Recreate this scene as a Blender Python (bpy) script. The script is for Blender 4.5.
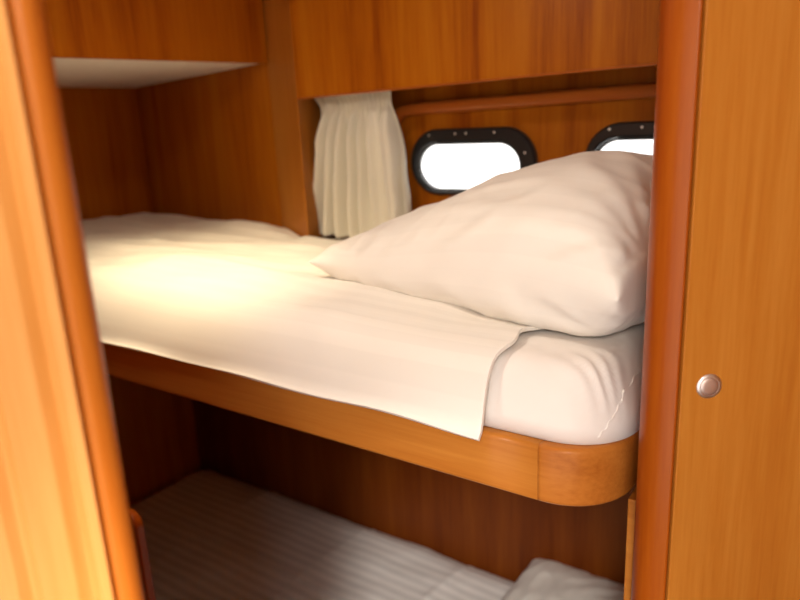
import bpy, bmesh, math, random
import numpy as np
from mathutils import Vector, Matrix, noise

for o in list(bpy.data.objects): bpy.data.objects.remove(o)
SC = bpy.context.scene
COL = SC.collection

# ------------------------------------------------------------------ camera, world, lights, exposure
# world axes: X runs along the bunks towards their head end, Y points at the hull, Z up (metres)
CAM = Vector((2.0671, -1.4802, 1.56))
right = Vector((0.8241619, 0.5642129, -0.0465891))
down = Vector((0.1079559, -0.2373899, -0.9653883))
fwd = Vector((-0.5557443, 0.7906066, -0.2566222))
cd = bpy.data.cameras.new('camera')
cam = bpy.data.objects.new('camera', cd); COL.objects.link(cam)
m = Matrix((right, -down, -fwd)).transposed().to_4x4(); m.translation = CAM
cam.matrix_world = m
cd.sensor_width = 36; cd.lens = 36 * 672 / 800
cd.clip_start = 0.02
cd.dof.use_dof = True; cd.dof.focus_distance = 0.86; cd.dof.aperture_fstop = 3.2
SC.camera = cam

SC.view_settings.view_transform = 'Standard'; SC.view_settings.look = 'None'
SC.view_settings.gamma = 1; SC.view_settings.use_curve_mapping = False
SC.view_settings.exposure = 0.15

W = bpy.data.worlds.new('world'); SC.world = W; W.use_nodes = True
bg = W.node_tree.nodes['Background']; bg.inputs[0].default_value = (1.0, 0.97, 0.95, 1); bg.inputs[1].default_value = 2.1

def light(name, kind, loc, energy, color, target=None, size=.2, **kw):
    l = bpy.data.lights.new(name, kind); l.energy = energy; l.color = color
    o = bpy.data.objects.new(name, l); COL.objects.link(o); o.location = loc
    if kind == 'AREA': l.size = size
    elif kind == 'SPOT': l.shadow_soft_size = size
    for k, v in kw.items(): setattr(l, k, v)
    if target is not None:
        o.rotation_euler = (Vector(target) - Vector(loc)).to_track_quat('-Z', 'Y').to_euler()
    return o
# ceiling lamps added as fill in passage and cabin, and the small downlight over the foot of the bunk
light('passage_fill_light', 'AREA', (2.25, -1.95, 1.955), 10.5, (1.0, .90, .79), (1.35, -.65, 1.0), .22)
light('cabin_fill_light', 'AREA', (1.30, -0.96, 1.965), 3.0, (1.0, .88, .74), (1.30, -.96, 0), .12)
light('spot_light', 'SPOT', (1.02, -0.82, 1.955), 27, (1.0, .80, .48), (.93, -.60, 1.27), .015, spot_size=math.radians(74), spot_blend=1.0)

light('added_spot_light', 'SPOT', (2.274, -2.149, 1.912), 150, (1.0, .93, .86), (1.28, -.25, .30), .085, spot_size=math.radians(26), spot_blend=1.0)  # added spot that brightens the lower bunk through the doorway

# ------------------------------------------------------------------ materials
def node_mat(name):
    mt = bpy.data.materials.new(name); mt.use_nodes = True
    nt = mt.node_tree; return mt, nt, nt.nodes['Principled BSDF']

def wood(name, dark, mid, lite, grain='Z', scale=1.0, rough=.42, coat=.06, streak=.5, bump=.02):
    mt, nt, b = node_mat(name); N = nt.nodes; L = nt.links
    tc = N.new('ShaderNodeTexCoord'); mp = N.new('ShaderNodeMapping')
    s = {'Z': (1, 1, .045), 'X': (.045, 1, 1), 'Y': (1, .045, 1)}[grain]
    mp.inputs['Scale'].default_value = [v * scale for v in s]
    L.new(tc.outputs['Object'], mp.inputs['Vector'])
    def nz(sc, det, rough_, dist=0):
        n = N.new('ShaderNodeTexNoise'); n.inputs['Scale'].default_value = sc
        n.inputs['Detail'].default_value = det; n.inputs['Roughness'].default_value = rough_
        n.inputs['Distortion'].default_value = dist; L.new(mp.outputs[0], n.inputs['Vector']); return n
    a = nz(14, 3, .5, .6); c = nz(120, 4, .65); d = nz(3.5, 2, .5, .3)
    def math_(op, x, y):
        q = N.new('ShaderNodeMath'); q.operation = op
        for i, v in enumerate((x, y)):
            if isinstance(v, (int, float)): q.inputs[i].default_value = v
            else: L.new(v, q.inputs[i])
        return q.outputs[0]
    t = math_('ADD', math_('MULTIPLY', a.outputs[0], streak), math_('MULTIPLY', c.outputs[0], .28))
    t = math_('ADD', t, math_('MULTIPLY', d.outputs[0], .72 - streak + .0))
    r = N.new('ShaderNodeValToRGB'); e = r.color_ramp
    e.elements[0].position = .33; e.elements[0].color = (*dark, 1)
    e.elements[1].position = .66; e.elements[1].color = (*lite, 1)
    x = e.elements.new(.49); x.color = (*mid, 1)
    t = math_('MULTIPLY_ADD', t, 1.25); t.node.inputs[2].default_value = -.125
    L.new(t, r.inputs[0]); L.new(r.outputs[0], b.inputs['Base Color'])
    b.inputs['Roughness'].default_value = rough
    b.inputs['Coat Weight'].default_value = coat; b.inputs['Coat Roughness'].default_value = .22; b.inputs['Specular IOR Level'].default_value = .2; b.inputs['Specular Tint'].default_value = (1, .8, .6, 1)
    bm_ = N.new('ShaderNodeBump'); bm_.inputs['Strength'].default_value = bump * 4; bm_.inputs['Distance'].default_value = .0015
    L.new(c.outputs[0], bm_.inputs['Height']); L.new(bm_.outputs[0], b.inputs['Normal'])
    return mt

def plain(name, col, rough=.5, metal=0, coat=0, emit=None):
    mt, nt, b = node_mat(name)
    tc = nt.nodes.new('ShaderNodeTexCoord'); n = nt.nodes.new('ShaderNodeTexNoise'); n.inputs['Scale'].default_value = 60
    nt.links.new(tc.outputs['Object'], n.inputs['Vector'])
    mx = nt.nodes.new('ShaderNodeMix'); mx.data_type = 'RGBA'
    mx.inputs['A'].default_value = (*[c * .93 for c in col], 1); mx.inputs['B'].default_value = (*[min(1, c * 1.05) for c in col], 1)
    nt.links.new(n.outputs[0], mx.inputs['Factor']); nt.links.new(mx.outputs['Result'], b.inputs['Base Color'])
    b.inputs['Roughness'].default_value = rough; b.inputs['Metallic'].default_value = metal; b.inputs['Coat Weight'].default_value = coat
    if emit:
        b.inputs['Emission Color'].default_value = (*emit[0], 1); b.inputs['Emission Strength'].default_value = emit[1]
    return mt

def cloth(name, col, stripe=None, weave=900, rough=.9, sheen=.2, stripe_w=.022, amt=.06, trans=0):
    mt, nt, b = node_mat(name); N = nt.nodes; L = nt.links
    tc = N.new('ShaderNodeTexCoord')
    n = N.new('ShaderNodeTexNoise'); n.inputs['Scale'].default_value = weave; n.inputs['Detail'].default_value = 2
    L.new(tc.outputs['Object'], n.inputs['Vector'])
    bp = N.new('ShaderNodeBump'); bp.inputs['Strength'].default_value = .12; bp.inputs['Distance'].default_value = .0006
    L.new(n.outputs[0], bp.inputs['Height']); L.new(bp.outputs[0], b.inputs['Normal'])
    b.inputs['Roughness'].default_value = rough
    b.inputs['Sheen Weight'].default_value = sheen; b.inputs['Sheen Roughness'].default_value = .5
    b.inputs['Specular IOR Level'].default_value = .25
    if stripe:                                       # woven satin stripe
        sp = N.new('ShaderNodeSeparateXYZ'); L.new(tc.outputs['UV' if stripe == 'UV' else 'Object'], sp.inputs[0])
        ax = {'X': 0, 'Y': 1, 'UV': 1}[stripe]
        mu = N.new('ShaderNodeMath'); mu.operation = 'MULTIPLY'; mu.inputs[1].default_value = 2 * math.pi / stripe_w
        L.new(sp.outputs[ax], mu.inputs[0])
        si = N.new('ShaderNodeMath'); si.operation = 'SINE'; L.new(mu.outputs[0], si.inputs[0])
        r = N.new('ShaderNodeValToRGB'); r.color_ramp.elements[0].position = .42; r.color_ramp.elements[1].position = .58
        ad = N.new('ShaderNodeMath'); ad.operation = 'MULTIPLY_ADD'; ad.inputs[1].default_value = .5; ad.inputs[2].default_value = .5
        L.new(si.outputs[0], ad.inputs[0]); L.new(ad.outputs[0], r.inputs[0])
        mx = N.new('ShaderNodeMix'); mx.data_type = 'RGBA'
        mx.inputs['A'].default_value = (*[c * (1 - amt) for c in col], 1); mx.inputs['B'].default_value = (*col, 1)
        L.new(r.outputs[0], mx.inputs['Factor']); L.new(mx.outputs['Result'], b.inputs['Base Color'])
        mr = N.new('ShaderNodeMapRange'); mr.inputs['To Min'].default_value = rough; mr.inputs['To Max'].default_value = rough - .3
        L.new(r.outputs[0], mr.inputs['Value']); L.new(mr.outputs[0], b.inputs['Roughness'])
    else:
        b.inputs['Base Color'].default_value = (*col, 1)
    if trans:
        tr = N.new('ShaderNodeBsdfTranslucent'); tr.inputs[0].default_value = (*col, 1)
        ms = N.new('ShaderNodeMixShader'); ms.inputs[0].default_value = trans
        out = N['Material Output']; L.new(b.outputs[0], ms.inputs[1]); L.new(tr.outputs[0], ms.inputs[2]); L.new(ms.outputs[0], out.inputs[0])
    return mt

M = {}
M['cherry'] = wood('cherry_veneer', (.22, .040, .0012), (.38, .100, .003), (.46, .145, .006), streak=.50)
M['cherry_shaded'] = wood('cherry_veneer_shaded', (.10, .018, .002), (.15, .032, .003), (.20, .05, .005), streak=.4)  # same cherry, with the shade under the upper bunk put into its colour
M['cherry_rail'] = wood('cherry_solid_rail', (.33, .10, .012), (.45, .155, .022), (.53, .21, .036), grain='X', streak=.42, rough=.4, coat=.12)
M['cherry_corner'] = wood('cherry_solid_corner', (.32, .09, .011), (.43, .14, .020), (.51, .185, .032), grain='X', streak=.3, rough=.4, coat=.12, scale=1.6)
M['cherry_post'] = wood('cherry_solid_post', (.19, .026, .0015), (.30, .055, .003), (.38, .09, .006), streak=.5, rough=.34, coat=.18)
M['cherry_door'] = wood('cherry_veneer_door', (.37, .105, .010), (.46, .16, .018), (.54, .22, .034), streak=.34, rough=.45, coat=.08)
M['cherry_pale'] = wood('cherry_veneer_pale', (.46, .16, .030), (.58, .24, .050), (.66, .31, .085), streak=.4, rough=.4)
M['cherry_nose'] = wood('cherry_solid_nose', (.33, .07, .005), (.43, .105, .009), (.50, .15, .017), streak=.4, rough=.35)
M['cherry_column'] = wood('cherry_veneer_column', (.33, .10, .012), (.44, .15, .018), (.52, .20, .03), streak=.3)
M['cherry_trim'] = wood('cherry_solid_trim', (.33, .07, .008), (.42, .10, .013), (.48, .135, .02), grain='X', streak=.4, coat=.35, rough=.3)
M['white_panel'] = plain('white_laminate', (.90, .84, .80), .5)
M['ceiling'] = plain('cream_headliner', (.82, .77, .70), .8)
M['floor'] = wood('teak_floor', (.12, .045, .012), (.2, .08, .02), (.3, .13, .04), grain='Y')
M['duvet'] = cloth('duvet_cotton', (.86, .82, .75), 'Y', amt=.035, stripe_w=.03)
M['duvet_low'] = cloth('lower_duvet_cotton', (.87, .84, .80), 'Y', amt=.17, stripe_w=.034)
M['sheet'] = cloth('sheet_jersey', (.84, .79, .74), None, weave=500)
M['pillow'] = cloth('pillow_cotton', (.87, .82, .74), 'UV', amt=.025, stripe_w=.035)
M['curtain'] = cloth('curtain_linen', (.92, .86, .70), None, weave=700, trans=.15)
M['black'] = plain('black_frame', (.012, .013, .014), .32, coat=.2)
M['gasket'] = plain('grey_gasket', (.06, .065, .06), .6)
M['steel'] = plain('brushed_steel', (.80, .74, .70), .42, 1)
M['steel_cap'] = plain('satin_nickel', (.72, .60, .54), .5, 1)
M['lampglow'] = plain('lamp_diffuser', (.9, .85, .75), .5, emit=((1, .86, .68), 4))
M['dark'] = plain('dark_gap', (.02, .008, .003), .8)
gl, nt, b = node_mat('porthole_glass')
b.inputs['Roughness'].default_value = .02
gt = nt.nodes.new('ShaderNodeBsdfTransparent'); gm = nt.nodes.new('ShaderNodeMixShader'); gg = nt.nodes.new('ShaderNodeBsdfGlossy'); gg.inputs['Roughness'].default_value = .02
fr = nt.nodes.new('ShaderNodeFresnel'); fr.inputs[0].default_value = 1.35
nt.links.new(fr.outputs[0], gm.inputs[0]); nt.links.new(gt.outputs[0], gm.inputs[1]); nt.links.new(gg.outputs[0], gm.inputs[2])
nt.links.new(gm.outputs[0], nt.nodes['Material Output'].inputs[0]); M['glass'] = gl

# ------------------------------------------------------------------ helpers
def mesh_obj(name, verts, faces, mat, parent=None, smooth=False, bevel=0, seg=3, uv=None):
    me = bpy.data.meshes.new(name); me.from_pydata([tuple(v) for v in verts], [], faces)
    bm = bmesh.new(); bm.from_mesh(me); bmesh.ops.recalc_face_normals(bm, faces=bm.faces)
    if uv is not None:
        l = bm.loops.layers.uv.new('UVMap'); bm.verts.ensure_lookup_table()
        for f in bm.faces:
            for lp in f.loops: lp[l].uv = uv[lp.vert.index]
    if bevel:
        es = [e for e in bm.edges if len(e.link_faces) == 2 and e.calc_face_angle(0) > .6]
        bmesh.ops.bevel(bm, geom=es, offset=bevel, segments=seg, affect='EDGES', profile=.5, clamp_overlap=True)
    bm.to_mesh(me); bm.free()
    if smooth or bevel:
        for p in me.polygons: p.use_smooth = True
    o = bpy.data.objects.new(name, me); COL.objects.link(o); me.materials.append(mat)
    if parent: o.parent = parent; o.matrix_parent_inverse = parent.matrix_world.inverted()
    if bevel:
        o.modifiers.new('wn', 'WEIGHTED_NORMAL')
    return o
def box(name, a, b, mat, parent=None, bevel=0):
    x0, y0, z0 = a; x1, y1, z1 = b
    v = [(x0, y0, z0), (x1, y0, z0), (x1, y1, z0), (x0, y1, z0), (x0, y0, z1), (x1, y0, z1), (x1, y1, z1), (x0, y1, z1)]
    f = [(0, 3, 2, 1), (4, 5, 6, 7), (0, 1, 5, 4), (1, 2, 6, 5), (2, 3, 7, 6), (3, 0, 4, 7)]
    return mesh_obj(name, v, f, mat, parent, bevel=bevel)
def prism(name, poly, z0, z1, mat, parent=None, bevel=0, smooth=False, ztop=None):
    n = len(poly)
    v = [(x, y, z0) for x, y in poly] + [(x, y, z1 if ztop is None else ztop[i]) for i, (x, y) in enumerate(poly)]
    f = [tuple(range(n))[::-1], tuple(range(n, 2 * n))] + [(i, (i + 1) % n, n + (i + 1) % n, n + i) for i in range(n)]
    return mesh_obj(name, v, f, mat, parent, smooth=smooth, bevel=bevel)
def empty(name, loc):
    o = bpy.data.objects.new(name, None); COL.objects.link(o); o.location = loc; o.empty_display_size = .05
    bpy.context.view_layer.update(); return o
def tag(o, label, cat, group=None):
    o['label'] = label; o['category'] = cat
    if group: o['group'] = group
    return o
def struct(o): o['kind'] = 'structure'; return o
def origin(o, p):
    """move the object's origin to p without moving its mesh"""
    p = Vector(p); o.data.transform(Matrix.Translation(-p)); o.location = o.location + p; return o
def sweep(name, path, prof, mat, parent=None, closed=False, smooth=True, up=None):
    """path: 3D points, prof: (a,b) offsets along side / up vectors"""
    n = len(path); P = [Vector(p) for p in path]; k = len(prof); vs = []; fs = []
    up = Vector(up or (0, 0, 1))
    for i in range(n):
        if closed: t = (P[(i + 1) % n] - P[i - 1])
        else: t = P[min(i + 1, n - 1)] - P[max(i - 1, 0)]
        t.normalize(); s = t.cross(up).normalized(); w = s.cross(t).normalized()
        for a, b in prof: vs.append(P[i] + s * a + w * b)
    for i in range(n if closed else n - 1):
        j = (i + 1) % n
        for q in range(k): r = (q + 1) % k; fs.append((i * k + q, i * k + r, j * k + r, j * k + q))
    if not closed: fs += [tuple(range(k))[::-1], tuple(range((n - 1) * k, n * k))]
    return mesh_obj(name, vs, fs, mat, parent, smooth=smooth)
def lathe(name, prof, centre, axis, mat, parent=None, seg=40):
    a = Vector(axis).normalized(); u = a.orthogonal().normalized(); w = a.cross(u); c = Vector(centre); vs = []; fs = []
    for r, h in prof:
        for i in range(seg):
            t = 2 * math.pi * i / seg; vs.append(c + a * h + (u * math.cos(t) + w * math.sin(t)) * max(r, 1e-5))
    for j in range(len(prof) - 1):
        for i in range(seg): k = (i + 1) % seg; fs.append((j * seg + i, j * seg + k, (j + 1) * seg + k, (j + 1) * seg + i))
    fs += [tuple(range(seg)), tuple(range((len(prof) - 1) * seg, len(prof) * seg))]
    o = mesh_obj(name, vs, fs, mat, parent, smooth=True)
    m = o.modifiers.new('es', 'EDGE_SPLIT'); m.split_angle = math.radians(40)
    return o
def fbm(x, y, z=0, o=3):
    return noise.fractal(Vector((x, y, z)), 1.0, 2.0, o)
def sst(a, b, x):
    t = min(1, max(0, (x - a) / (b - a))); return t * t * (3 - 2 * t)

# ------------------------------------------------------------------ setting
struct(box('floor', (-.06, -2.66, -.05), (3.3, .42, 0), M['floor']))
struct(box('ceiling', (-.06, -2.66, 2.0), (3.3, .42, 2.04), M['ceiling']))
# end wall of the cabin and the hull side (lower lining, alcove lining, window panel with two cut-outs)
struct(box('wall_end', (-.04, -2.6, 0), (-.002, .06, 2.0), M['cherry']))
struct(box('wall_hull_lower', (-.002, .03, 0), (1.90, .06, 1.12), M['cherry_shaded']))
struct(prism('wall_hull_alcove', [(0, -.02), (.35, -.06), (.71, -.109), (.71, .06), (0, .06)], 1.121, 2.0, M['cherry']))
def stadium(x0, x1, z0, z1, r, n=10):
    r = min(r, (z1 - z0) / 2, (x1 - x0) / 2); pts = []
    for cx, cz, a0 in ((x1 - r, z1 - r, 0), (x0 + r, z1 - r, 90), (x0 + r, z0 + r, 180), (x1 - r, z0 + r, 270)):
        for i in range(n + 1):
            a = math.radians(a0 + 90 * i / n); pts.append((cx + r * math.cos(a), cz + r * math.sin(a)))
    return pts
WIN = [(1.090, 1.434, 1.375, 1.537), (1.547, 1.858, 1.375, 1.537)]
def hull_panel():
    # lining pierced by the two oblong openings
    holes = [stadium(a + .012, b - .012, c + .012, d - .012, .075) for a, b, c, d in WIN]
    bm = bmesh.new(); edges = []
    for lp in [[(.834, 1.121), (1.8625, 1.121), (1.8625, 1.999), (.834, 1.999)]] + holes:
        pts = []
        for p in lp:
            if not pts or (Vector(p) - Vector(pts[-1])).length > 1e-5: pts.append(p)
        if (Vector(pts[0]) - Vector(pts[-1])).length < 1e-5: pts.pop()
        v = [bm.verts.new((x, 0, z)) for x, z in pts]
        edges += [bm.edges.new((v[k], v[(k + 1) % len(v)])) for k in range(len(v))]
    bmesh.ops.triangle_fill(bm, edges=edges, use_beauty=True, use_dissolve=False)
    g = bmesh.ops.extrude_face_region(bm, geom=bm.faces[:])
    for e in g['geom']:
        if isinstance(e, bmesh.types.BMVert): e.co.y += .016
    bmesh.ops.recalc_face_normals(bm, faces=bm.faces)
    me = bpy.data.meshes.new('wall_hull'); bm.to_mesh(me); bm.free(); me.materials.append(M['cherry'])
    o = bpy.data.objects.new('wall_hull', me); COL.objects.link(o); return struct(o)
hull_panel()
# column between alcove and windows
colm = struct(prism('trim_1', [(.708, -.1095), (.886, -.198), (.833, -.055), (.833, .045), (.712, .045)], 1.121, 2.0, M['cherry_column'], bevel=.003))
# head bulkhead, behind post
struct(box('wall_head', (1.8635, -.665, 0), (1.905, .06, 2.0), M['cherry']))
# cabin partition on the near side with the doorway, and the passage around the camera
struct(box('wall_partition', (-.002, -1.34, 0), (1.42, -1.305, 2.0), M['cherry']))
struct(box('wall_passage_left', (1.05, -2.6, 0), (1.09, -1.34, 2.0), M['cherry_pale']))
struct(box('wall_passage_right', (3.2, -2.6, 0), (3.24, .40, 2.0), M['cherry_pale']))
# stern end of the passage, open to the saloon (wide opening)
struct(box('wall_back', (1.09, -2.64, 0), (1.35, -2.6, 2.0), M['cherry_pale']))
struct(box('wall_back_upper', (1.35, -2.64, 1.92), (3.2, -2.6, 2.0), M['cherry_pale']))

# ------------------------------------------------------------------ foot locker above the alcove
lk = tag(empty('overhead_locker', (.40, -.40, 1.72)), 'cherry locker with white underside hanging over the foot of the upper bunk', 'locker')
mesh_obj('front_panel', [(.700, -1.29, 1.703), (.720, -1.29, 1.703), (.720, -.118, 1.7255), (.700, -.118, 1.7255), (.700, -1.29, 1.998), (.720, -1.29, 1.998), (.720, -.118, 1.998), (.700, -.118, 1.998)],
         [(0, 3, 2, 1), (4, 5, 6, 7), (0, 1, 5, 4), (1, 2, 6, 5), (2, 3, 7, 6), (3, 0, 4, 7)], M['cherry'], lk, bevel=.0015)
mesh_obj('underside', [(.0, -.022, 1.7105), (.699, -.112, 1.7285), (.699, -1.295, 1.706), (0, -1.295, 1.700), (.0, -.022, 1.722), (.699, -.112, 1.740), (.699, -1.295, 1.718), (0, -1.295, 1.712)],
         [(0, 1, 2, 3), (7, 6, 5, 4), (0, 4, 5, 1), (1, 5, 6, 2), (2, 6, 7, 3), (3, 7, 4, 0)], M['white_panel'], lk)

# ------------------------------------------------------------------ valance over the windows
vl = tag(empty('valance', (1.4, -.19, 1.63)), 'long cherry overhead panel above the two portholes', 'valance')
mesh_obj('board', [(.888, -.20, 1.6275), (1.862, -.20, 1.640), (1.862, -.182, 1.640), (.888, -.182, 1.6275), (.888, -.20, 1.998), (1.862, -.20, 1.998), (1.862, -.182, 1.998), (.888, -.182, 1.998)],
         [(0, 3, 2, 1), (4, 5, 6, 7), (0, 1, 5, 4), (1, 2, 6, 5), (2, 3, 7, 6), (3, 0, 4, 7)], M['cherry'], vl)
mesh_obj('edge_strip', [(.888, -.2015, 1.624), (1.862, -.2015, 1.6365), (1.862, -.181, 1.6365), (.888, -.181, 1.624), (.888, -.2015, 1.627), (1.862, -.2015, 1.6395), (1.862, -.181, 1.6395), (.888, -.181, 1.627)],
         [(0, 3, 2, 1), (4, 5, 6, 7), (0, 1, 5, 4), (1, 2, 6, 5), (2, 3, 7, 6), (3, 0, 4, 7)], M['cherry_trim'], vl)

# ------------------------------------------------------------------ moulding round the window panel
path = []
xl, zt, rr = 1.045, 1.588, .05
path.append((xl, -.0155, 1.272))
for i in range(9):
    path.append((xl, -.0155, 1.28 + (zt - rr - 1.28) * i / 8))
for i in range(1, 13):
    a = math.radians(180 - 90 * i / 12); path.append((xl + rr + rr * math.cos(a), -.0155, zt - rr + rr * math.sin(a)))
for i in range(1, 17): path.append((xl + rr + (1.861 - xl - rr) * i / 16, -.0155, zt + .012 * i / 16))
prof = [(.015 * math.copysign(abs(math.cos(t)) ** .6, math.cos(t)), .0125 * math.copysign(abs(math.sin(t)) ** .8, math.sin(t))) for t in [2 * math.pi * i / 16 for i in range(16)]]
tr = sweep('window_moulding', path, prof, M['cherry_trim'], up=(0, -1, 0))
tag(tr, 'rounded cherry moulding running above the portholes with a curved corner', 'moulding')
sl = box('window_ledge', (.836, -.050, 1.250), (1.862, -.001, 1.270), M['cherry_trim'], bevel=.004)
tag(sl, 'narrow cherry ledge along the hull under curtain and portholes', 'ledge')

# ------------------------------------------------------------------ portholes
for k, (x0, x1, z0, z1) in enumerate(WIN):
    w = empty('window_%d' % (k + 1), ((x0 + x1) / 2, 0, (z0 + z1) / 2)); w['kind'] = 'structure'
    rings = [  # (inset l, r, b, t, y)
        (0, 0, 0, 0, -.001), (0, 0, 0, 0, -.012), (.004, .004, .004, .004, -.016), (.010, .036, .008, .028, -.016),
        (.013, .040, .010, .032, -.012), (.010, .040, .008, .032, .014), (.013, .013, .013, .013, .014), (.013, .013, .013, .013, -.001)]
    vs = []; fs = []; n = None
    for l, r, bo, t, y in rings:
        s = stadium(x0 + l, x1 - r, z0 + bo, z1 - t, .082); n = len(s); vs += [(x, y, z) for x, z in s]
    R = len(rings)
    for i in range(R):
        for j in range(n):
            fs.append((i * n + j, i * n + (j + 1) % n, ((i + 1) % R) * n + (j + 1) % n, ((i + 1) % R) * n + j))
    f = mesh_obj('window_frame', vs, fs, M['black'], w, smooth=True); f.modifiers.new('es', 'EDGE_SPLIT').split_angle = .6
    # inner gasket ring
    a = stadium(x0 + .0135, x1 - .0405, z0 + .0105, z1 - .0325, .07); bb = stadium(x0 + .017, x1 - .045, z0 + .014, z1 - .038, .062)
    vs = [(x, -.006, z) for x, z in a] + [(x, -.002, z) for x, z in bb] + [(x, .012, z) for x, z in bb] + [(x, .012, z) for x, z in a]
    fs = [(i * n + j, i * n + (j + 1) % n, ((i + 1) % 4) * n + (j + 1) % n, ((i + 1) % 4) * n + j) for i in range(4) for j in range(n)]
    mesh_obj('gasket', vs, fs, M['gasket'], w, smooth=True)
    g = stadium(x0 + .0145, x1 - .0415, z0 + .0115, z1 - .0335, .068)
    vs = [(x, .004, z) for x, z in g] + [(x, .008, z) for x, z in g]
    fs = [tuple(range(n)), tuple(range(n, 2 * n))] + [(j, (j + 1) % n, n + (j + 1) % n, n + j) for j in range(n)]
    # pane sits inside the gasket
    mesh_obj('pane', vs, fs, M['glass'], w)
    for sx, sz in ((.06, -.014), (.135, -.012), (.165, -.012), (.24, -.012), (.318, -.060)):
        lathe('screw', [(.0026, 0), (.0025, .001), (.0015, .0014), (.0, .0014)], (x0 + sx * (x1 - x0) / .344, -.0158, z1 + sz), (0, -1, 0), M['steel'], w, seg=12)

# ------------------------------------------------------------------ curtain
def curtain():
    nu, nv = 150, 60; vs = []; fs = []
    for j in range(nv + 1):
        v = j / nv; z = 1.645 - v * (1.645 - 1.272)
        gather = math.exp(-((v - .10) / .07) ** 2)
        xa = .848 + .020 * (gather + sst(.05, .12, v) * .5) - .038 * sst(.12, 1, v) + .016 * (sst(.1, .25, v) - sst(.4, 1, v))
        xb = 1.100 + .012 * sst(.1, .5, v) + .018 * sst(.35, 1, v)
        for i in range(nu + 1):
            u = i / nu; uu = u + .012 * math.sin(u * 19 + v * 1.5) + .006 * math.sin(u * 37 - 2 * v)
            amp = (.004 + .026 * sst(.03, .35, v)) * (1 - .45 * gather)
            f = math.sin(uu * 2 * math.pi * 7.3 + .5 * math.sin(v * 2.2)) + .35 * math.sin(uu * 2 * math.pi * 15.2 + 1 + v)
            f2 = math.sin(uu * 2 * math.pi * 26) * (1 - sst(.08, .25, v)) * .5
            x = xa + (xb - xa) * u + .004 * math.sin(uu * 2 * math.pi * 7.3 + 1.4) * sst(.1, .4, v)
            y = -.105 + amp * f + .005 * f2 + .006 * fbm(u * 4, v * 3, 3.1) - .0 * v
            vs.append((x, y, z + .003 * math.sin(u * 9) * (v > .98)))
    for j in range(nv):
        for i in range(nu):
            a = j * (nu + 1) + i; fs.append((a, a + 1, a + nu + 2, a + nu + 1))
    o = mesh_obj('curtain', vs, fs, M['curtain'], smooth=True)
    s = o.modifiers.new('s', 'SOLIDIFY'); s.thickness = .0012
    return origin(o, (.98, -.105, 1.272))
tag(curtain(), 'short cream curtain gathered in folds left of the portholes', 'curtain')
tk = box('curtain_track', (.860, -.112, 1.662), (1.860, -.098, 1.672), M['white_panel'])
tag(tk, 'thin white curtain track behind the overhead panel', 'curtain track')
for i in range(7):
    pass

# ------------------------------------------------------------------ upper bunk: base, rail
bk = tag(empty('upper_bunk', (.93, -.40, 1.08)), 'upper bunk board with a rounded pale cherry rail below the white duvet', 'bunk')
box('base_board', (.002, -.752, 1.096), (1.835, -.001, 1.112), M['cherry_shaded'], bk)
def rail_part(name, pts, mat):
    t = .022; zb, zt_ = 1.0915, 1.170
    prof = []
    r = .007
    for cx, cz, a0 in ((t / 2 - r, zt_ - r, 0), (-t / 2 + r, zt_ - r, 90), (-t / 2 + r, zb + r, 180), (t / 2 - r, zb + r, 270)):
        for i in range(6):
            a = math.radians(a0 + 18 * i); prof.append((cx + r * math.cos(a), cz + r * math.sin(a)))
    return sweep(name, [(x, y, 0) for x, y in pts], prof, mat, bk)
off = .011
yo = -.778 + off
rail_part('rail', [(.003 + (1.7684 - .003) * i / 20, yo) for i in range(21)], M['cherry_rail'])
R_ = .089; c0 = (1.773, -.778 + R_)
arc = [(1.7684, yo)] + [(c0[0] + (R_ - off) * math.sin(math.radians(a)), c0[1] - (R_ - off) * math.cos(math.radians(a))) for a in range(0, 86, 5)] + [(c0[0] + R_ - off + .001, -.66), (c0[0] + R_ - off + .001, -.645)]
rail_part('rail_corner', arc, M['cherry_corner'])

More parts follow.
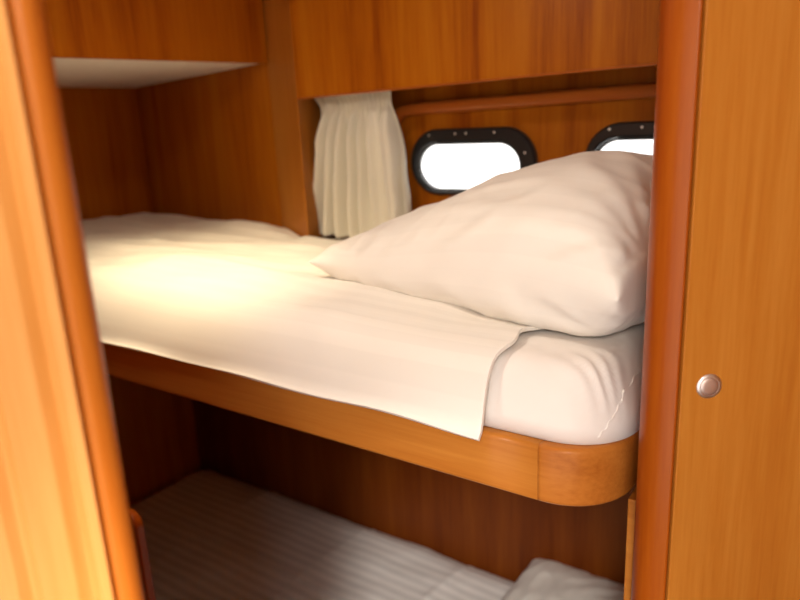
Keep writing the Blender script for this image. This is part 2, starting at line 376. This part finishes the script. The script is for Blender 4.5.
# mattress with fitted sheet
def rect_d(x, y, x0, x1, y0, y1, r):
    """distance inside a rounded rectangle (positive inside)"""
    cx, cy = (x0 + x1) / 2, (y0 + y1) / 2; hx, hy = (x1 - x0) / 2 - r, (y1 - y0) / 2 - r
    qx, qy = abs(x - cx) - hx, abs(y - cy) - hy
    return -(math.hypot(max(qx, 0), max(qy, 0)) + min(max(qx, qy), 0) - r)
def ymax(x):
    if x < .70: return -.024 - .088 * x / .70
    if x < .886: return -.112 - .092 * (x - .70) / .186
    return -.204 + .150 * sst(.886, .93, x)
def slab(name, x0, x1, y0, y1, r, zb, zt_, rad, mat, parent=None, nx=120, ny=60, dz=None, dome=.6):
    """soft slab: concentric mapped grid, flat underside"""
    cx, cy = (x0 + x1) / 2, (y0 + y1) / 2; vs = []; fs = []
    # grid of u,v in [-1,1] squeezed to the rounded rectangle
    for j in range(ny + 1):
        for i in range(nx + 1):
            u = -1 + 2 * i / nx; v = -1 + 2 * j / ny
            u = math.sin(u * math.pi / 2) * .35 + u * .65; v = math.sin(v * math.pi / 2) * .35 + v * .65
            x = cx + u * (x1 - x0) / 2; y = cy + v * (y1 - y0) / 2
            # round the plan corners
            hx, hy = (x1 - x0) / 2 - r, (y1 - y0) / 2 - r
            qx, qy = abs(x - cx) - hx, abs(y - cy) - hy
            if qx > 0 and qy > 0:
                l = math.hypot(qx, qy); mm = max(qx, qy); k = mm / l
                x = cx + math.copysign(hx + qx * k, x - cx); y = cy + math.copysign(hy + qy * k, y - cy)
            d = max(0, rect_d(x, y, x0, x1, y0, y1, r)); t = min(1, d / rad)
            z = zb + (zt_ - zb) * (1 - (1 - t) ** 2.6) ** (dome)
            if dz: z += dz(x, y) * sst(0, .02, d)
            if zt_ > 1: y = min(y, ymax(x) - .002 * (y1 - y > .001))
            vs.append((x, y, z))
    W_ = nx + 1
    for j in range(ny):
        for i in range(nx): a = j * W_ + i; fs.append((a, a + 1, a + W_ + 1, a + W_))
    n0 = len(vs)
    rim = [i for i in range(W_)] + [j * W_ + nx for j in range(1, ny + 1)] + [ny * W_ + i for i in range(nx - 1, -1, -1)] + [j * W_ for j in range(ny - 1, 0, -1)]
    zu = zb - .05; n = len(rim)
    for q in rim: vs.append((cx + (vs[q][0] - cx) * (1 - .05 / (x1 - x0)), cy + (vs[q][1] - cy) * (1 - .05 / (y1 - y0)), zb))
    for q in range(n): fs.append((rim[q], rim[(q + 1) % n], n0 + (q + 1) % n, n0 + q))
    rim = list(range(n0, n0 + n)); n0 = len(vs)
    for q in rim: vs.append((vs[q][0], vs[q][1], zu))
    for q in range(n): fs.append((rim[q], rim[(q + 1) % n], n0 + (q + 1) % n, n0 + q))
    fs.append(tuple(range(n0, n0 + n)))
    return mesh_obj(name, vs, fs, mat, parent, smooth=True)
def sheet_dz(x, y):
    # gathers radiating from the front corner of the fitted sheet, plus the elastic seam ridge
    d = 0
    cx, cy = 1.905, -.775
    a = math.atan2(y - cy, x - cx); rr = math.hypot(x - cx, y - cy)
    g = math.exp(-((rr - .085) / .055) ** 2)
    d += .0030 * g * math.sin(a * 40 + 3 * fbm(x * 9, y * 9)) 
    # seam from (1.84,-.75) back along the head end
    s = abs((x - 1.838) - .25 * max(0, y + .75) * .3)
    d += .002 * fbm(x * 14, y * 14, 1, 3)
    return d
mt_ = slab('mattress', .012, 1.862, -.762, -.012, 0.085, 1.1708, 1.262, .062, M['sheet'], None, 260, 130, sheet_dz, dome=.75)
origin(mt_, (.93, -.38, 1.115)); bpy.context.view_layer.update(); tag(mt_, 'upper bunk mattress in a white fitted sheet with gathered corner', 'mattress')

from mathutils.bvhtree import BVHTree
bvh = BVHTree.FromPolygons([v.co[:] for v in mt_.data.vertices], [p.vertices[:] for p in mt_.data.polygons])
sm = []
for i in range(71):
    t = i / 70
    a = Vector((1.836, -.747, 1.180)).lerp(Vector((1.858, -.695, 1.232)), min(1, t / .45))
    if t > .45: a = Vector((1.858, -.695, 1.232)).lerp(Vector((1.858, -.45, 1.240)), (t - .45) / .55)
    h = bvh.find_nearest(a - Vector((.93, -.38, 1.115)))[0]
    sm.append(h + Vector((.93, -.38, 1.115)) + Vector((.0008 * math.sin(i * 1.1), -.0008 * math.sin(i * .9), .0012 * math.sin(i * .7))))
sweep('seam', sm, [(.0011 * math.cos(q * math.pi / 4), .0011 * math.sin(q * math.pi / 4)) for q in range(8)], M['sheet'], mt_)

# duvet on the upper bunk
def mat_top(y):
    t = min(1, max(0, (y + .766) / .078)); return 1.166 + .096 * (1 - (1 - t) ** 2.6) ** .75
def duvet(name, x1f, y0, y1, mat, zfun, nx=240, ny=120, thick=.006):
    vs = []; fs = []
    for j in range(ny + 1):
        v = j / ny; v = v ** 1.35
        for i in range(nx + 1):
            u = i / nx; y = y0 + (y1 - y0) * v; x = .012 + (x1f(y) - .012) * u; y = y0 + ((min(y1, ymax(x) - .004) if y1 < 0 else y1) - y0) * v
            p = zfun(x, y, u, v); vs.append(p)
    for j in range(ny):
        for i in range(nx): a = j * (nx + 1) + i; fs.append((a, a + 1, a + nx + 2, a + nx + 1))
    o = mesh_obj(name, vs, fs, mat, smooth=True)
    s = o.modifiers.new('s', 'SOLIDIFY'); s.thickness = thick; s.offset = -1 if o.data.polygons[0].normal.z > 0 else 1
    s.use_rim = True
    bv = o.modifiers.new('b', 'BEVEL'); bv.width = .003; bv.segments = 2; bv.limit_method = 'ANGLE'; bv.angle_limit = 1.0
    return o
def up_z(x, y, u, v):
    base = max(mat_top(y + .017) + .011, mat_top(y) + .013)
    puff = sst(1.72, 1.2, x) * sst(-.79, -.60, y)
    z = base + .030 * puff * (.6 + .4 * sst(1.2, .3, x))
    # end edges soften down onto the mattress
    w = puff
    # long soft folds running along the bunk and fanning towards the near corner
    z += w * .016 * fbm(x * 2.0 + 4, y * 6, 0.3, 2)
    z += .0070 * sst(-.80, -.68, y) * noise.noise(Vector((x * 3.5 + y * 2.5, y * 15 - x * 4.0, 1.7)))
    z += .0030 * noise.noise(Vector((x * 11, y * 9, 5.2))) * sst(-.79, -.7, y)
    rid = 1 - abs(noise.noise(Vector((x * 2.4 - y * 1.5, y * 9 + x * 1.6, 9.0)))) * 3
    z += .004 * max(0, rid) * sst(-.78, -.6, y) * sst(1.65, 1.3, x)
    # the far end sinks between mattress and walls
    z -= .022 * (1 - sst(0, .09, ymax(x) - y)); z -= .030 * sst(.82, .95, x) * sst(-.36, -.12, y)
    z -= .03 * (1 - sst(0, .08, x))
    yy = y
    if y < -.780:                                      # hem: rests on the rail, wavers a little
        k = sst(-.780, -.788, y)
        yy = y + k * (.002 * math.sin(x * 7.3) + .002 * math.sin(x * 17 + 1) - .004)
        z = z * (1 - k) + k * (1.1700 + .002 * math.sin(x * 21))
        k2 = sst(1.50, 1.71, x) * k                   # the corner by the pillow droops over the rail
        yy -= .002 * k2; z -= .005 * k2
    return (x, yy, z)
def right_edge(y):
    return 1.690 + .010 * math.sin((y + .8) * 30) * sst(-.8, -.7, y) + .055 * sst(-.78, -.45, y) + .004 * math.sin(y * 70)
dv = duvet('duvet', right_edge, -.786, -.035, M['duvet'], up_z)
origin(dv, (.9, -.4, 1.262)); tag(dv, 'white duvet spread over the upper bunk under the lamp glow', 'duvet')

# ------------------------------------------------------------------ pillows: two sewn sheets inflated by a small cloth solver
def sew_pillow(W_, D_, nx, ny, vol, steps, seed, hyd=.35):
    rng = np.random.default_rng(seed)
    X, Y = np.meshgrid(np.linspace(-W_ / 2, W_ / 2, nx), np.linspace(-D_ / 2, D_ / 2, ny), indexing='ij')
    dx, dy = W_ / (nx - 1), D_ / (ny - 1)
    prof = np.cos(X / W_ * np.pi * .98) * np.cos(Y / D_ * np.pi * .98)
    T = np.stack([X, Y, .02 * prof + .002 * rng.standard_normal(X.shape)], -1); B = T * [1, 1, -1]
    T[..., 2] += .012; B[..., 2] += .012
    S = np.stack([T, B]); P = S.copy()
    def tie():
        for sl in ((slice(None), 0), (slice(None), -1), (0, slice(None)), (-1, slice(None))):
            m_ = (S[0][sl] + S[1][sl]) / 2; S[0][sl] = m_; S[1][sl] = m_
    dd = math.hypot(dx, dy)
    def con(a, b, L, k=1.0, only=False):
        d = S[b] - S[a]; l = np.linalg.norm(d, axis=-1, keepdims=True) + 1e-9
        e = (l - L) / l
        if only: e = np.minimum(e, 0)
        c = d * e * .5 * k; S[a] += c; S[b] -= c
    A = slice(None)
    def sl2(i0, i1, st, j0, j1, sj): return (A, slice(i0, i1, st), slice(j0, j1, sj))
    for it in range(steps):
        Vv = S - P; P = S.copy()
        # face normals -> vertex normals
        n = np.zeros_like(S)
        for s in (0, 1):
            gx = np.gradient(S[s], axis=0); gy = np.gradient(S[s], axis=1); c = np.cross(gx, gy)
            n[s] = c if s == 0 else -c
        v_now = ((S[0][..., 2] - S[1][..., 2]) * dx * dy).sum()
        pr = max(0, (vol - v_now) / vol) * 4.0 + .0
        z = S[..., 2:3]; zm = z.max()
        S += Vv * .93 + n * (pr + hyd * (zm - z) / .2) * .012 / (dx * dy) * .12
        S[..., 2] -= .00006
        for _ in range(6):
            for p in (0, 1):
                m1 = (nx - 1 - p) // 2
                con((A, slice(p, p + 2 * m1, 2), A), (A, slice(p + 1, p + 1 + 2 * m1, 2), A), dx)
                m2 = (ny - 1 - p) // 2
                con((A, A, slice(p, p + 2 * m2, 2)), (A, A, slice(p + 1, p + 1 + 2 * m2, 2)), dy)
                for q in (0, 1):
                    con((A, slice(p, p + 2 * m1, 2), slice(q, ny - 1)) if False else (A, slice(p, p + 2 * m1, 2), slice(0, ny - 1)), (A, slice(p + 1, p + 1 + 2 * m1, 2), slice(1, ny)), dd, .35)
                    con((A, slice(p, p + 2 * m1, 2), slice(1, ny)), (A, slice(p + 1, p + 1 + 2 * m1, 2), slice(0, ny - 1)), dd, .35)
            # bending: keep two-apart points from collapsing
            for p in (0, 1, 2, 3):
                ia = np.arange(p, nx - 2, 4)
                if len(ia): con((A, ia), (A, ia + 2), 2 * dx, .25)
                ja = np.arange(p, ny - 2, 4)
                if len(ja): con((A, A, ja), (A, A, ja + 2), 2 * dy, .25)
            tie()
            low = S[..., 2] < 0; S[..., 2][low] = 0
    return S
def pillow_mesh(S, name, mat, M4, seed=1.0):
    nx, ny = S.shape[1:3]; vs = []; idx = {}; uv = []
    def vi(s, i, j):
        if i in (0, nx - 1) or j in (0, ny - 1): s = 0
        k = (s, i, j)
        if k not in idx:
            idx[k] = len(vs); vs.append(M4 @ Vector(S[s, i, j])); uv.append((i / (nx - 1) * .7, j / (ny - 1) * .5))
        return idx[k]
    fs = []
    for s in (0, 1):
        for i in range(nx - 1):
            for j in range(ny - 1):
                f = [vi(s, i, j), vi(s, i + 1, j), vi(s, i + 1, j + 1), vi(s, i, j + 1)]
                fs.append(tuple(f if s == 0 else f[::-1]))
    o = mesh_obj(name, vs, fs, mat, smooth=True, uv=uv)
    me = o.data; me.update(); nrm = [v.normal.copy() for v in me.vertices]
    for v, nn in zip(me.vertices, nrm):
        a, b = uv[v.index]; a /= .7; b /= .5
        e = min(a, 1 - a, b, 1 - b); k = sst(0, .06, e)
        w = 0
        # creases run out from the open end of the case and along the front seam
        th = math.atan2(b - .12, 1.02 - a); rr = math.hypot(b - .12, 1.02 - a)
        w += .010 * math.exp(-(rr / .45) ** 2) * (1 - 2.2 * abs(noise.noise(Vector((th * 3.2, rr * 1.6, seed)))))
        q = noise.noise(Vector((a * 4 + b * 3, b * 9 - a * 2, seed + 4)))
        w += .0045 * max(0, 1 - 4 * abs(q))
        q = noise.noise(Vector((a * 9 - b * 4, b * 6 + a * 5, seed + 9)))
        w += .0022 * max(0, 1 - 4 * abs(q)) * sst(.4, .1, b)
        w += .004 * noise.noise(Vector((a * 5, b * 4, seed + 2)))
        v.co += nn * w * k
    sb = o.modifiers.new('sub', 'SUBSURF'); sb.levels = 1; sb.render_levels = 2
    return o
S1 = sew_pillow(.70, .64, 62, 56, .062, 320, 3)
# the filling has settled towards the head end, the near-left corner lies thin
for i in range(S1.shape[1]):
    t = i / (S1.shape[1] - 1)
    S1[:, i, :, 2] *= .62 + .56 * sst(.05, .85, t)
S1[..., 0] = S1[..., 0] * .93
S1[..., 2] += .014 * np.clip((-.10 - S1[..., 0]) / .2, 0, 1)
S1[..., 0] += .055 * np.clip((-.15 - S1[..., 0]) / .17, 0, 1) * (S1[..., 1] < 10)
# pose: resting on the duvet, raised towards the head end of the bunk
Mp = Matrix.Translation((1.562, -.350, 1.272)) @ Matrix.Rotation(math.radians(-10), 4, 'Z')
pl = pillow_mesh(S1, 'pillow', M['pillow'], Mp)
origin(pl, (1.545, -.375, 1.270)); tag(pl, 'large plump white pillow on the head end of the upper bunk', 'pillow')

# ------------------------------------------------------------------ right post, support stile and locker door with latch
post = []
x0, x1, yf, yb = 1.8795, 1.9240, -.772, -.667
for cx, cy, r, a0 in ((x0 + .030, yf + .030, .030, 180), (x1 - .003, yf + .003, .003, 270)):
    for i in range(9): a = math.radians(a0 + 90 * i / 8); post.append((cx + r * math.cos(a), cy + r * math.sin(a)))
post += [(x1, yf + .004), (x1 - .018, -.745), (x1 - .018, yb), (x0, yb)]
ps = prism('corner_post', post, 0.001, 1.998, M['cherry_post'], smooth=True); ps.modifiers.new('es', 'EDGE_SPLIT').split_angle = .5
origin(ps, (1.895, -.70, 0)); tag(ps, 'reddish cherry post with rounded edge between bunk rail and right-hand door', 'post')
st = box('bunk_stile', (1.8610, -.712, .001), (1.8780, -.668, 1.090), M['cherry_rail'], bevel=.002)
tag(st, 'thin pale cherry stile under the rounded rail beside the reddish post', 'stile')
dr = tag(empty('locker_door', (1.9262, -.772, .02)), 'flat cherry locker door at the right with a round push latch', 'door')
box('door_panel', (1.9276, -.772, .02), (2.62, -.752, 1.96), M['cherry_door'], dr, bevel=.0015)
lt = lathe('latch', [(.0137, 0), (.0137, .0008), (.0127, .0019), (.0106, .0023), (.0104, .0012)], (1.9572, -.7722, 1.2735), (0, -1, 0), M['steel'], dr)
lathe('push_button', [(.0099, .0), (.0099, .0019), (.0094, .0024), (.006, .0028), (.0, .0030)], (1.9572, -.7722, 1.2735), (0, -1, 0), M['steel_cap'], lt)
dr.location = (1.9262, -.772, .02); dr.rotation_euler = (0, 0, math.radians(38))
lk2 = struct(prism('wall_locker', [(1.912, -.742), (1.912, -.68), (3.2, .33), (3.2, .27)], 0, 2.0, M['cherry_shaded']))

# ------------------------------------------------------------------ near door jamb at the left
jt = tag(empty('door_jamb', (1.64, -1.29, 0)), 'blurred orange moulded door jamb close by at the left', 'door jamb')
jo = CAM + Vector((0, 0, 0))
def jpt(px, d):        # plan point at horizontal azimuth and distance from the passage
    fh = Vector((-.575, .818)); rh = Vector((.818, .575)); a = px
    p = Vector((CAM.x, CAM.y)) + (fh * math.cos(a) + rh * math.sin(a)) * d; return (p.x, p.y)
A0 = math.radians
nose = []
N0 = Vector(jpt(A0(-25.15), .47))
da = Vector((-.80, -.60)).normalized(); db = Vector((-da.y, da.x)); db = -db if db.dot(Vector((CAM.x, CAM.y)) - N0) < 0 else db
def jp(a, b): q = N0 + da * a + db * b; return (q.x, q.y)
# solid rounded nosing
pts = [jp(.012 - .012 * math.cos(math.radians(t)), .012 * math.sin(math.radians(t))) for t in range(-90, 91, 15)] + [jp(.0130, .0118), jp(.016, -.012)]
no = prism('nosing', pts, .001, 1.998, M['cherry_nose'], jt, smooth=True); no.modifiers.new('es', 'EDGE_SPLIT').split_angle = .7
# fluted facing
fl = []
for i in range(161):
    a = .0135 + .19 * i / 160; t = (a - .0135) / .040
    fl.append(jp(a, .018 - .0055 * max(0, 1 - abs(((t + .12) % 1) - .5) / .2) + .03 * (a - .03)))
fl += [jp(.2205, -.03), jp(.0175, -.0125), jp(.0135, .010)]
fc = prism('fluted_facing', fl, .001, 1.998, M['cherry_pale'], jt, smooth=True); fc.modifiers.new('es', 'EDGE_SPLIT').split_angle = .9

# ------------------------------------------------------------------ lower bunk
lb = tag(empty('lower_bunk', (.93, -.38, 0)), 'shade-darkened cherry lower bunk base under the upper bunk', 'bunk')
box('bed_box', (.003, -.76, .002), (1.835, .025, .19), M['cherry_shaded'], lb)
box('front_board', (.003, -.782, .002), (1.835, -.762, .27), M['cherry_rail'], lb, bevel=.004)
lm = slab('mattress', .014, 1.83, -.755, .024, .06, .245, .285, .05, M['sheet'], None, 60, 40, None)
origin(lm, (.92, -.37, .195)); tag(lm, 'lower bunk mattress hidden under the striped duvet', 'mattress')
def low_z(x, y, u, v):
    z = .300 + .010 * fbm(x * 2.5, y * 3, 7, 2) + .004 * fbm(x * 8, y * 9, 2, 3)
    for c in (.42, .86, 1.22): z += .005 * math.exp(-((x - c - .03 * math.sin(y * 5)) / .006) ** 2)
    for c in (-.30,): z += .005 * math.exp(-((y - c) / .006) ** 2)
    z -= .03 * (1 - sst(0, .07, x)); z -= .02 * (1 - sst(0, .06, .03 - y))
    z -= .02 * (1 - sst(0, .05, y + .765))
    return (x, y, z)
ld = duvet('duvet', lambda y: 1.72, -.765, .022, M['duvet_low'], low_z, 160, 80)
origin(ld, (.86, -.37, .29)); tag(ld, 'striped white duvet with fold creases on the shaded lower bunk', 'duvet')
S2 = sew_pillow(.50, .42, 40, 34, .013, 200, 5)
lp = pillow_mesh(S2, 'pillow', M['pillow'], Matrix.Translation((1.60, -.20, .335)) @ Matrix.Rotation(math.radians(88), 4, 'Z'))
origin(lp, (1.60, -.20, .315)); tag(lp, 'white pillow at the head end of the lower bunk', 'pillow')
# framed board at the front of the lower bunk, seen past the jamb
sp_ = tag(empty('side_board', (.6, -.80, 0)), 'dark cherry framed board standing before the lower bunk beside the jamb', 'board')
def rboard(name, x0, x1, z0, z1, r, y0, y1, mat, par, bev=.003):
    pl_ = [(x0, z0), (x1, z0)] + [(x1 - r + r * math.cos(math.radians(a)), z1 - r + r * math.sin(math.radians(a))) for a in range(0, 91, 15)] + [(x0, z1)]
    n = len(pl_); v = [(x, y0, z) for x, z in pl_] + [(x, y1, z) for x, z in pl_]
    f = [tuple(range(n)), tuple(range(n, 2 * n))[::-1]] + [(i, (i + 1) % n, n + (i + 1) % n, n + i) for i in range(n)]
    return mesh_obj(name, v, f, mat, par, bevel=bev)
rboard('frame', .30, .905, .002, .805, .03, -.806, -.788, M['cherry_post'], sp_)
rboard('inset_panel', .34, .880, .05, .775, .012, -.8085, -.8062, M['cherry_post'], sp_, .0008)
box('groove', (.8795, -.8072, .05), (.8825, -.8062, .765), M['dark'], sp_)

# ------------------------------------------------------------------ lamps
def added_ceiling_lamp(x, y, r, label):  # fixtures added to go with the passage and cabin fill lights
    t = tag(empty('added_ceiling_lamp', (x, y, 1.998)), label, 'lamp')
    lathe('housing', [(r + .02, 0), (r + .02, .006), (r + .012, .016), (r, .02), (r, .012)], (x, y, 1.999), (0, 0, -1), M['steel'], t)
    lathe('diffuser', [(r - .001, .004), (r - .001, .016), (r * .6, .022), (0, .024)], (x, y, 1.999), (0, 0, -1), M['lampglow'], t)
added_ceiling_lamp(2.25, -1.95, .11, 'round ceiling lamp added for fill light in the passage behind the viewer')
added_ceiling_lamp(1.30, -.96, .07, 'round ceiling lamp added for fill light in front of the bunks')
dl = tag(empty('downlight', (1.02, -.82, 1.998)), 'small round downlight in the ceiling above the edge of the upper bunk', 'lamp')
lathe('housing', [(.036, 0), (.036, .004), (.030, .010), (.024, .010), (.022, .002)], (1.02, -.82, 1.999), (0, 0, -1), M['steel'], dl)
lathe('bulb', [(.020, .001), (.018, .006), (.0, .008)], (1.02, -.82, 1.999), (0, 0, -1), M['lampglow'], dl)
al = tag(empty('added_spot', (2.30, -2.2, 1.998)), 'tilted fill lamp added in the passage ceiling to brighten the lower bunk', 'lamp')  # fixture for the added spot on the lower bunk
lathe('socket', [(.030, 0), (.030, .006), (.012, .012)], (2.30, -2.2, 1.999), (0, 0, -1), M['steel'], al)
ax_ = Vector((-1.0, 1.95, -1.63)).normalized()
pb = Vector((2.30, -2.2, 1.955)) - ax_ * .02
lathe('lamp_shade', [(.012, -.012), (.026, .0), (.030, .038), (.027, .038), (.022, .004)], pb, ax_, M['steel_cap'], al)
sl_ = tag(empty('reading_lamp', (.905, -.235, 1.86)), 'small reading lamp at the top beside the column and overhead valance', 'lamp')
lathe('lamp_shade', [(.010, .03), (.016, .0), (.0165, -.02), (.015, -.022), (.0135, -.018), (.0085, .026)], (.905, -.235, 1.872), (0, 0, 1), M['steel_cap'], sl_)
lathe('bracket', [(.006, 0), (.006, .034)], (.905, -.235, 1.888), (0, 1, 0), M['steel_cap'], sl_, seg=16)
lathe('bulb', [(.002, .012), (.006, .006), (.008, 0), (.006, -.005), (.0, -.007)], (.905, -.235, 1.872), (0, 0, 1), M['lampglow'], sl_, seg=20)
